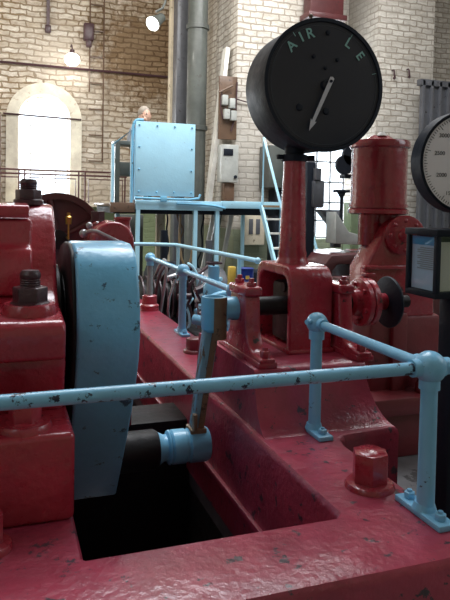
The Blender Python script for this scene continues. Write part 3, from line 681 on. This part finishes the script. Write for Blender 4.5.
guard_post(RX, 3.72, .6, RZ-.03, .030, gb); guard_post(RX, 4.9, .6, RZ-.03, .032, gb); foot(RX, 4.9, .6, gb)
guard_post(RX, 6.1, .745, RZ-.03, .030, gb, paint('bare_steel_post', (.25, .30, .30), amount=.4, rough=.5))
mr = thing('stair_handrail', (2, 7.4, 0), 'light blue floor handrail running behind the pipework to a ball end', 'handrail')
MB().tube([(.9, 7.55, 1.165), (1.98, 7.45, 1.16), (2.02, 7.0, 1.16), (2.17, 5.25, 1.16)], .022, 10, 1).build('pipe', PALE, mr)
for x, y in ((1.0, 7.54), (2.0, 7.3), (2.14, 5.6)): MB().cyl((x, y, 0), (x, y, 1.15), .02, seg=12).build('post', PALE, mr)
MB().sph((2.17, 5.22, 1.16), .03, seg=14).build('end_ball', PALE, mr)

# ------------------------------------------------------------------ wheel and second bearing behind the crank web
wh = thing('flywheel', (.36, 4.75, .6), 'dark red wheel rim seen behind the big left bearing', 'wheel')
wc = (.38, 4.7, 1.385)
MB().lathe([(.29, -.05), (.335, -.05), (.335, .05), (.29, .05)], wc, 'Y', 56, True).build('rim', MAROON, wh)
MB().lathe([(0, .0), (.30, .0), (.30, .02), (0, .02)], wc, 'Y', 48).build('web_disc', MAROON, wh)
MB().lathe([(0, -.08), (.07, -.07), (.07, .1), (0, .1)], wc, 'Y', 28).build('hub', GREASE, wh)
for k in range(5):
    a = .5+k*2*pi/5
    MB().tube([(wc[0]+.05*cos(a), 4.68, wc[2]+.05*sin(a)), (wc[0]+.3*cos(a), 4.68, wc[2]+.3*sin(a))], .022, 8).build('spoke', MAROON, wh)
MB().box((-.05, 4.8, .6), (.2, 4.95, 1.4), .02).cyl((.1, 4.8, 1.38), (.4, 4.8, 1.38), .05).build('stand', GREASE, wh)
MB().lathe([(0, 0), (.02, 0), (.024, .05), (.012, .06), (.012, .08), (0, .08)], (.44, 4.5, 1.50), 'Z', 16).cyl((.44, 4.5, 1.40), (.44, 4.62, 1.40), .008).cyl((.44, 4.5, 1.40), (.44, 4.5, 1.5), .006).build('oil_cup', plain('brass', (.5, .3, .08), .3, 1), wh)
sb = thing('small_bearing', (.65, 3.9, .2), 'smaller red bearing cap with a necked oil boss behind the blue web', 'bearing')
MB().prism([(.50, .3)]+arc(.625, 1.42, .125, 180, 0, 18)+[(.75, .3)], 3.72, 4.15, 'Y', .02, 3).build('casting', RED, sb)
MB().lathe([(0, 0), (.07, 0), (.055, .035), (.045, .08), (.047, .11), (.054, .115), (.054, .13), (0, .13)], (.70, 3.85, 1.44), 'Z', 28).build('oil_boss', RED, sb)
MB().tube([(.46, 3.8, 1.46), (.50, 3.74, 1.50), (.62, 3.68, 1.44), (.70, 3.66, 1.40)], .012, 8, 1).sph((.46, 3.8, 1.47), .026).sph((.49, 3.78, 1.52), .02).build('oil_pipe', STEEL, sb)
MB().cyl((.57, 4.0, 1.54), (.57, 4.0, 1.60), .045, seg=6).build('top_nut', IRON, sb)
MB().box((.2, 3.75, -.88), (1.12, 4.1, .31), .01).build('cross_girder', GREASE, sb)

# ------------------------------------------------------------------ pump cylinder at the right
pc = thing('pump_cylinder', (2.55, 3.85, 0), 'tall red cylinder with domed lid standing on a tapered flanged casing', 'pump')
cx, cy = 2.515, 3.85
MB().lathe([(0, 0), (.188, 0), (.210, .01), (.210, .035), (.194, .045), (.194, .46), (.210, .47), (.212, .50), (.205, .515), (.10, .53), (.06, .555), (.02, .56), (0, .56)], (cx, cy, 1.61), 'Z', 56).build('cylinder', RED2, pc)
MB().cyl((cx-.02, cy-.05, 2.16), (cx-.02, cy-.05, 2.185), .035, .02).build('vent_cap', WHITE, pc)
MB().lathe([(.185, 0), (.204, 0), (.204, .025), (.185, .025)], (cx, cy, 1.66), 'Z', 56).build('band', RED2, pc)
MB().cyl((cx-.09, cy-.03, 1.40), (cx-.09, cy-.03, 1.62), .075, seg=28).cyl((cx+.05, cy, 1.40), (cx+.05, cy, 1.62), .12, seg=28).build('neck', RED2, pc)
MB().prism([(cx-.22, .9), (cx-.215, 1.25), (cx-.06, 1.52), (cx+.02, 1.59), (cx+.17, 1.59), (cx+.24, 1.50), (cx+.34, 1.2), (cx+.36, .9)], cy-.2, cy+.02, 'Y', .025, 3).build('casing', RED2, pc)
fm = Matrix.Rotation(R(-18), 4, 'Z') @ Matrix.Rotation(pi/2, 4, 'X')
fl = MB().lathe([(0, -.02), (.13, -.02), (.135, -.015), (.135, .02), (.125, .025), (.05, .027), (.045, .04), (.03, .048), (0, .05)], (2.575, cy-.235, 1.475), fm, 40).build('end_flange', RED2, pc)
for k in range(8):
    a = k*pi/4; q = Matrix.Translation(V((2.575, cy-.235, 1.475))) @ fm @ V((.10*cos(a), .10*sin(a), .02))
    MB().sph(q, .016, seg=10).build('bolt', RED2, fl)
MB().box((cx-.24, cy-.24, 1.245), (cx+.1, cy-.19, 1.27), .006).box((cx-.235, cy-.26, 1.10), (cx-.17, cy-.18, 1.125), .006).box((cx-.235, cy-.26, 1.20), (cx-.17, cy-.18, 1.225), .006).build('ledge', RED2, pc)
MB().box((cx-.18, cy-.22, .40), (cx+.40, cy+.05, .92), .03).box((cx-.02, cy-.26, .38), (cx+.10, cy-.2, .95), .02).build('lower_body', REDD, pc)
MB().box((cx-.34, cy-.42, .30), (cx+.62, cy+.35, .42), .015).box((cx-.26, cy-.36, .0), (cx+.58, cy+.3, .31), .015).build('plinth', REDD, pc)
MB().cyl((2.40, cy-.12, 1.108), (2.28, 3.2, 1.108), .05).build('drive_stub', REDD, pc)
MB().lathe([(0, 0), (.075, .0), (.075, .05), (.06, .07), (.06, .16), (.05, .17), (0, .17)], (2.72, cy-.33, .42), 'Z', 24).build('grease_pot', REDD, pc)

# ------------------------------------------------------------------ white dial and display case at the right edge
st = thing('display_stand', (2.1, 2.4, 0), 'black stand carrying a glazed display case at the right edge', 'stand')
MB().box((1.865, 2.25, 0), (2.30, 2.345, 1.27), .01).build('pillar', DARK, st)
CX, CY0, CY1, CZ0, CZ1 = 1.732, 2.2, 2.415, 1.275, 1.572
dc = thing('display_case', (1.95, 2.3, CZ0), 'black framed glass display case holding printed sheets at the right edge', 'display case')
MB().box((CX, CY0, CZ0), (2.3, CY1, CZ0+.028), .004).build('bottom_frame', DARK, dc)
MB().box((CX-.006, CY0-.006, CZ1-.03), (2.306, CY1+.006, CZ1), .004).build('top_frame', DARK, dc)
for x, y in ((CX, CY0), (CX, CY1-.022), (1.955, CY0), (2.278, CY0), (2.278, CY1-.022)): MB().box((x, y, CZ0+.02), (x+.022, y+.022, CZ1-.02), .002).build('frame_bar', DARK, dc)
MB().box((CX+.022, CY1-.008, CZ0+.02), (2.28, CY1-.002, CZ1-.02)).build('back_panel', DARK, dc)
MB().box((CX+.008, CY0+.02, CZ0+.028), (CX+.011, CY1-.02, CZ1-.03)).build('side_pane', GLASS, dc)
MB().box((CX+.02, CY0+.008, CZ0+.028), (2.28, CY0+.011, CZ1-.03)).build('front_pane', GLASS, dc)
sh = tag(MB().box((CX+.018, CY0+.022, CZ0+.03), (CX+.021, CY1-.022, CZ1-.034)).build('information_sheet', PAPERL), 'pale blue printed sheet behind the side pane of the display case', 'paper')
MB().box((CX+.0168, CY0+.022, CZ1-.072), (CX+.0179, CY1-.022, CZ1-.034)).build('header', PAPERB, sh)
lines = MB()
for k in range(11): lines.box((CX+.0168, CY0+.04, CZ1-.088-k*.009), (CX+.0179, CY1-(.06 if k % 3 else .08), CZ1-.0825-k*.009))
lines.build('text_lines', plain('grey_ink', (.33, .38, .38), .8), sh)
tag(MB().box((CX+.035, CY0+.024, CZ0+.03), (2.25, CY0+.027, CZ1-.055)).build('information_sheet', PAPER), 'cream printed sheet behind the front pane of the display case', 'paper')
rd = thing('pressure_gauge', (2.03, 2.4, 1.56), 'large white dial gauge with black case and numbers by thousands at the right edge', 'gauge')
WX, WY, WZ, WR = 2.03, 2.37, 1.876, .238
MB().lathe([(0, .095), (WR, .095), (WR, .0), (WR*.95, -.004), (WR*.93, .012), (0, .012)], (WX, WY, WZ), 'Y', 72).box((WX-.05, WY+.01, 1.5), (WX+.05, WY+.07, 1.66)).build('case', DARK, rd)
MB().box((WX-.03, WY+.02, 0), (WX+.05, WY+.09, 1.52)).build('pole', DARK, rd)
MB().lathe([(0, .004), (WR*.935, .004), (WR*.935, .011), (0, .011)], (WX, WY, WZ), 'Y', 72).build('dial_face', DIAL, rd)
tk = MB()
for k in range(0, 81):
    a = 285-k*3.4
    if a < 20: break
    ln = .024 if k % 10 == 5 else (.016 if k % 5 == 0 else .011)
    rm = WR*.91-ln/2
    tk.box((WX+rm*cos(R(a))-ln/2, WY+.0025, WZ+rm*sin(R(a))-.0012), (WX+rm*cos(R(a))+ln/2, WY+.004, WZ+rm*sin(R(a))+.0012), 0, Matrix.Rotation(-R(a), 4, 'Y'))
tk.build('tick_marks', INK, rd)
for tx, px, pz in (('3500', -.052, .155), ('3000', -.122, .118), ('2500', -.142, .037), ('2000', -.130, -.062), ('1500', -.082, -.145)): MB().text(tx, (WX+px, WY+.003, WZ+pz), .026, 0, .0006).build('numeral', INK, rd)
MB().prism([(WX-.006, WZ-.05), (WX+.006, WZ-.05), (WX+.003, WZ+.15), (WX-.003, WZ+.15)], WY-.001, WY+.002, 'Y').cyl((WX, WY-.004, WZ), (WX, WY+.003, WZ), .014).build('pointer', INK, rd)
rd.rotation_euler.z = R(-10)

# ------------------------------------------------------------------ drilling machine behind the column
pr = thing('drill_press', (4.0, 7.0, 0), 'dark iron drilling machine with grey bracket arm seen right of the column', 'machine')
MB().box((3.50, 6.9, .3), (3.62, 7.15, 2.2), .02).build('back_frame', DARK, pr)
MB().prism([(3.62, 1.62), (3.98, 1.62), (3.98, 1.40), (3.86, 1.42), (3.70, 1.60)], 6.9, 7.05, 'Y', .006).box((3.88, 6.88, 1.15), (3.98, 7.0, 1.6), .01).build('arm', IRONG, pr)
MB().prism([(3.74, 1.22), (3.74, 1.60), (3.92, 1.36), (4.16, 1.30), (4.16, 1.20)], 6.6, 6.85, 'Y', .008).build('bracket', GREYC, pr)
for k, (x, z, r) in enumerate(((4.02, 2.18, .12), (4.12, 2.30, .13), (4.22, 2.12, .10))): MB().lathe([(0, 0), (r, 0), (r, .05), (r*.85, .05), (r*.85, .02), (0, .02)], (x, 6.9, z), 'Y', 32).build('gear', DARK, pr)
MB().box((4.05, 6.95, 2.02), (4.6, 7.1, 2.07), .01).box((4.0, 6.95, 2.38), (4.6, 7.1, 2.44), .01).box((4.5, 6.96, 0), (4.6, 7.08, 2.44), .01).build('gear_frame', DARK, pr)
MB().tube([(3.86, 6.7, 1.3), (3.86, 6.7, 1.83)], .018, 10).box((3.76, 6.66, 1.83), (3.96, 6.74, 1.865), .01).prism([(3.81, 1.83), (3.91, 1.83), (3.86, 1.75)], 6.68, 6.72, 'Y').build('feed_handle', DARK, pr)
bs = MB(); 
bs.prism([(3.5, 0), (3.5, 1.0), (3.58, 1.10), (4.05, 1.12), (4.12, 1.02), (4.12, 0), (4.0, 0), (4.0, .92), (3.95, 1.0), (3.66, .99), (3.6, .92), (3.6, 0)], 6.4, 7.2, 'Y', .012).build('base_frame', MAROON, pr)
MB().box((4.15, 6.5, 0), (4.5, 7.1, 1.12), .02).cyl((4.25, 6.5, 1.17), (4.25, 6.4, 1.17), .07).build('gear_box', REDD, pr)
MB().box((3.56, 6.85, 1.64), (3.72, 7.05, 1.98), .03).cyl((3.62, 6.88, 1.98), (3.62, 6.88, 2.12), .05).build('motor', IRONG, pr)
tag(MB().box((3.72, 6.3, .42), (3.86, 6.36, .46)).box((3.4, 5.9, 0), (4.9, 6.1, .9), .02).build('machine_casing', MAROON), 'low maroon machine casing behind the right shaft bracket', 'machine')
b = MB().box((4.42, 7.4, 0), (4.55, 7.6, 1.72), .01)
tag(b.build('green_locker', GREEN), 'narrow green locker just left of the red pump cylinder', 'locker')

# ------------------------------------------------------------------ pipework behind the far rail
pw = thing('valve_manifold', (1.85, 5.6, 0), 'tangle of light blue pipes, valves and bolts behind the far guard rail', 'pipework')
MB().cyl((1.78, 5.0, .70), (2.35, 5.7, .70), .11, seg=24).build('main_pipe', BLUE, pw)
MB().tube([(1.60, 4.9, .86), (1.72, 4.9, .92), (1.85, 4.9, .90), (1.92, 4.9, .78), (1.92, 4.9, .2)], .035, 12, 2).build('bend', BLUE, pw)
MB().tube([(1.58, 5.2, .66), (1.75, 5.0, .64), (1.88, 5.0, .5), (1.9, 5.0, 0)], .045, 12, 2).build('bend', BLUE, pw)
MB().lathe([(0, 0), (.13, 0), (.13, .03), (.09, .04), (.09, .2), (.06, .24), (0, .25)], (1.75, 5.2, .75), 'Z', 28).lathe([(0, 0), (.05, 0), (.05, .14), (0, .14)], (1.75, 5.2, .98), 'Z', 16).build('valve_body', BLUE, pw)
MB().lathe([(.06, 0), (.075, 0), (.075, .015), (.06, .015)], (1.75, 5.2, 1.14), 'Z', 24, True).box((1.69, 5.195, 1.143), (1.81, 5.205, 1.153)).cyl((1.75, 5.2, 1.1), (1.75, 5.2, 1.16), .008).build('hand_wheel', IRON, pw)
MB().box((1.75, 4.5, .70), (2.02, 4.72, .86), .02).cyl((1.80, 4.55, .86), (1.80, 4.55, .93), .03).cyl((1.92, 4.6, .86), (1.92, 4.6, .94), .035).build('pump_block', BLUE, pw)
MB().box((1.7, 4.3, 0), (2.3, 6.2, .45), .03).build('bed_block', GREASE, pw)
for i in range(30):
    x = 1.56+rnd.uniform(0, .6); y = 4.5+rnd.uniform(0, 1.6); z = .5+rnd.uniform(0, .5)
    dv = V((rnd.uniform(-1, 1), rnd.uniform(-1, 1), rnd.uniform(-.7, .7))).normalized()*rnd.uniform(.03, .08)
    MB().cyl(V((x, y, z))-dv, V((x, y, z))+dv, rnd.uniform(.02, .045), seg=rnd.choice((6, 16)), bev=.004).tube([(x, y, .4), (x+dv.x, y, z*.7), V((x, y, z))-dv], .013, 8, 1).build('fitting', rnd.choice((BLUE, PALE, STEEL, IRON)), pw)
co = thing('compressor', (1.6, 6.8, 0), 'dark cluttered compressor with hoses beyond the end of the bed', 'machine')
MB().cyl((1.45, 6.98, .55), (2.1, 6.98, .55), .22, seg=28, bev=.02).box((1.4, 6.8, 0), (2.15, 7.2, .4), .02).build('cylinder', GREASE, co)
for i in range(12):
    x = 1.4+i*.065; MB().lathe([(.23, 0), (.27, 0), (.27, .015), (.23, .015)], (x, 6.98, .57), 'X', 24, True).build('cooling_fin', IRON, co)
for i in range(7):
    x = 1.5+rnd.uniform(0, .6); pts = [(x, 6.75, .4), (x+rnd.uniform(-.2, .2), 6.6, .75+rnd.uniform(0, .2)), (x+rnd.uniform(-.25, .25), 6.7, 1.0+rnd.uniform(-.1, .1)), (x+rnd.uniform(-.2, .2), 6.95, .75)]
    MB().tube(pts, .018, 8, 2).build('hose', rnd.choice((DARK, STEEL, YEL, IRON, PALE)), co)
bn = thing('steel_bench', (2.8, 6.9, 0), 'dark bench under the blue drum', 'bench')
MB().box((2.45, 6.6, .60), (3.35, 7.2, .65), .005).build('top', GREYG, bn)
for x in (2.48, 3.30):
    for y in (6.63, 7.15): MB().box((x-.02, y-.02, 0), (x+.02, y+.02, .6)).build('leg', GREYG, bn)
dm = thing('oil_drum', (2.72, 6.85, .65), 'small navy blue drum with pale markings on the dark bench', 'drum')
MB().lathe([(0, 0), (.095, 0), (.098, .01), (.092, .015), (.092, .12), (.096, .125), (.092, .13), (.092, .255), (.099, .262), (.099, .27), (.085, .265), (0, .262)], (2.70, 6.85, .65), 'Z', 32).build('drum_shell', NAVY, dm)
MB().box((2.64, 6.755, .73), (2.69, 6.762, .75)).box((2.665, 6.752, .80), (2.71, 6.76, .84)).cyl((2.70, 6.775, .69), (2.70, 6.757, .69), .02).build('markings', YEL, dm)
tag(MB().box((2.52, 6.9, .65), (2.60, 6.98, .93), .008).build('yellow_tin', YEL), 'yellow tin standing left of the navy drum', 'tin')
tag(MB().box((2.95, 6.8, .65), (3.12, 6.9, .84), .006).build('white_carton', WHITE), 'white carton on the bench behind the rocking shaft bracket', 'carton')
tag(MB().box((3.2, 7.9, 0), (3.65, 8.3, .75), .02).build('dark_crate', DARK), 'dark crate on the floor beside the foot of the ladder', 'crate')
for i, (x, y, a, m, lb) in enumerate(((2.05, 8.2, .95, DARK, 'black spare pump body on the floor under the platform'), (2.75, 8.4, .8, IRONG, 'grey motor on the floor under the platform'), (1.3, 8.6, .75, DARK, 'black casing on the floor under the left end of the platform'))):
    o = MB().box((x-.2, y-.2, 0), (x+.2, y+.2, .12), .02).cyl((x-.2, y, .12+a*.4), (x+.2, y, .12+a*.4), a*.4, seg=24, bev=.02).cyl((x, y, .1), (x, y, .35+a), .05, seg=16).build('floor_machine', m)
    tag(o, lb, 'machine')

# ------------------------------------------------------------------ light
W = bpy.data.worlds.new('World'); SC.world = W; W.use_nodes = True
bg = W.node_tree.nodes['Background']; bg.inputs[0].default_value = (.86, .93, 1, 1); bg.inputs[1].default_value = 4.0
def area(name, loc, target, sx, sy, power, col):
    l_ = bpy.data.lights.new(name, 'AREA'); l_.shape = 'RECTANGLE'; l_.size = sx; l_.size_y = sy; l_.energy = power; l_.color = col
    o = bpy.data.objects.new(name, l_); COL.objects.link(o); o.location = loc
    o.rotation_euler = (V(target)-V(loc)).to_track_quat('-Z', 'Y').to_euler(); return o
area('overhead_fill_back', (2.0, 8.2, 6.6), (1.2, 15, 2.6), 7, 2.5, 240, (1, .97, .92))  # added area lamp under the closed ceiling, brightens the back wall
area('overhead_fill_mid', (4.5, 7.0, 7.4), (4.5, 8.5, 0), 5, 3, 380, (.95, .97, 1))  # added overhead lamp, no roof opening here; lifts the middle of the hall
area('overhead_fill_front', (1.4, 5.2, 7.3), (.9, 3.0, 0), 3.5, 3.5, 330, (.88, .93, 1))  # added overhead lamp below the ceiling, lights the engine tops
area('fill_right', (6.0, 1.4, 4.2), (1.2, 2.8, 1.0), 2.2, 3.2, 55, (.86, .93, 1))  # added fill lamp out of view, brightens the engine from the right
area('fill_left', (-3.2, 0.2, 4.0), (.8, 2.8, .9), 2.2, 3.2, 25, (.86, .94, 1))  # weaker fill lamp added out of view on the left
area('side_fill_back', (-3.3, 12.2, 2.6), (2.5, 14.2, 2.6), 2.2, 3.2, 170, (1, .97, .92))  # lamp added before the windowless left wall, grades light across the back wall
area('window_daylight', (.91, 15.6, 2.9), (.91, 3, 1.4), 1.2, 2.6, 160, (.97, .98, 1))
area('window_daylight_bay', (6.75, 12.75, 2.9), (4.5, 3, 1.2), 1.75, 3.8, 220, (.97, .98, 1))
for n, loc, pw_ in (('lamp_globe', (1.47, 14.35, 4.7), 14), ('lamp_flood', (2.45, 10.95, 4.65), 12)):
    l_ = bpy.data.lights.new(n, 'POINT'); l_.energy = pw_; l_.shadow_soft_size = .12; l_.color = (1, .95, .88)
    o = bpy.data.objects.new(n, l_); COL.objects.link(o); o.location = loc

# ------------------------------------------------------------------ camera
cam = bpy.data.cameras.new('camera'); co_ = bpy.data.objects.new('camera', cam); COL.objects.link(co_)
cam.sensor_fit = 'VERTICAL'; cam.sensor_height = 36; cam.sensor_width = 27; cam.lens = 36*630/600
YAW, PIT, ROLL = R(19.55), R(2.3), R(1.15)
fw = V((sin(YAW)*cos(PIT), cos(YAW)*cos(PIT), -sin(PIT))); r0 = V((cos(YAW), -sin(YAW), 0)); u0 = r0.cross(fw)
rr = cos(ROLL)*r0+sin(ROLL)*u0; uu = -sin(ROLL)*r0+cos(ROLL)*u0
co_.matrix_world = Matrix(((rr.x, uu.x, -fw.x, 0), (rr.y, uu.y, -fw.y, 0), (rr.z, uu.z, -fw.z, 1.66), (0, 0, 0, 1)))
cam.shift_y = -(300-229.7)/600; cam.shift_x = 0
cam.clip_start = .05; cam.clip_end = 200
SC.camera = co_
SC.view_settings.view_transform = 'Standard'; SC.view_settings.look = 'None'; SC.view_settings.exposure = .17; SC.view_settings.gamma = 1
SC.view_settings.use_curve_mapping = False
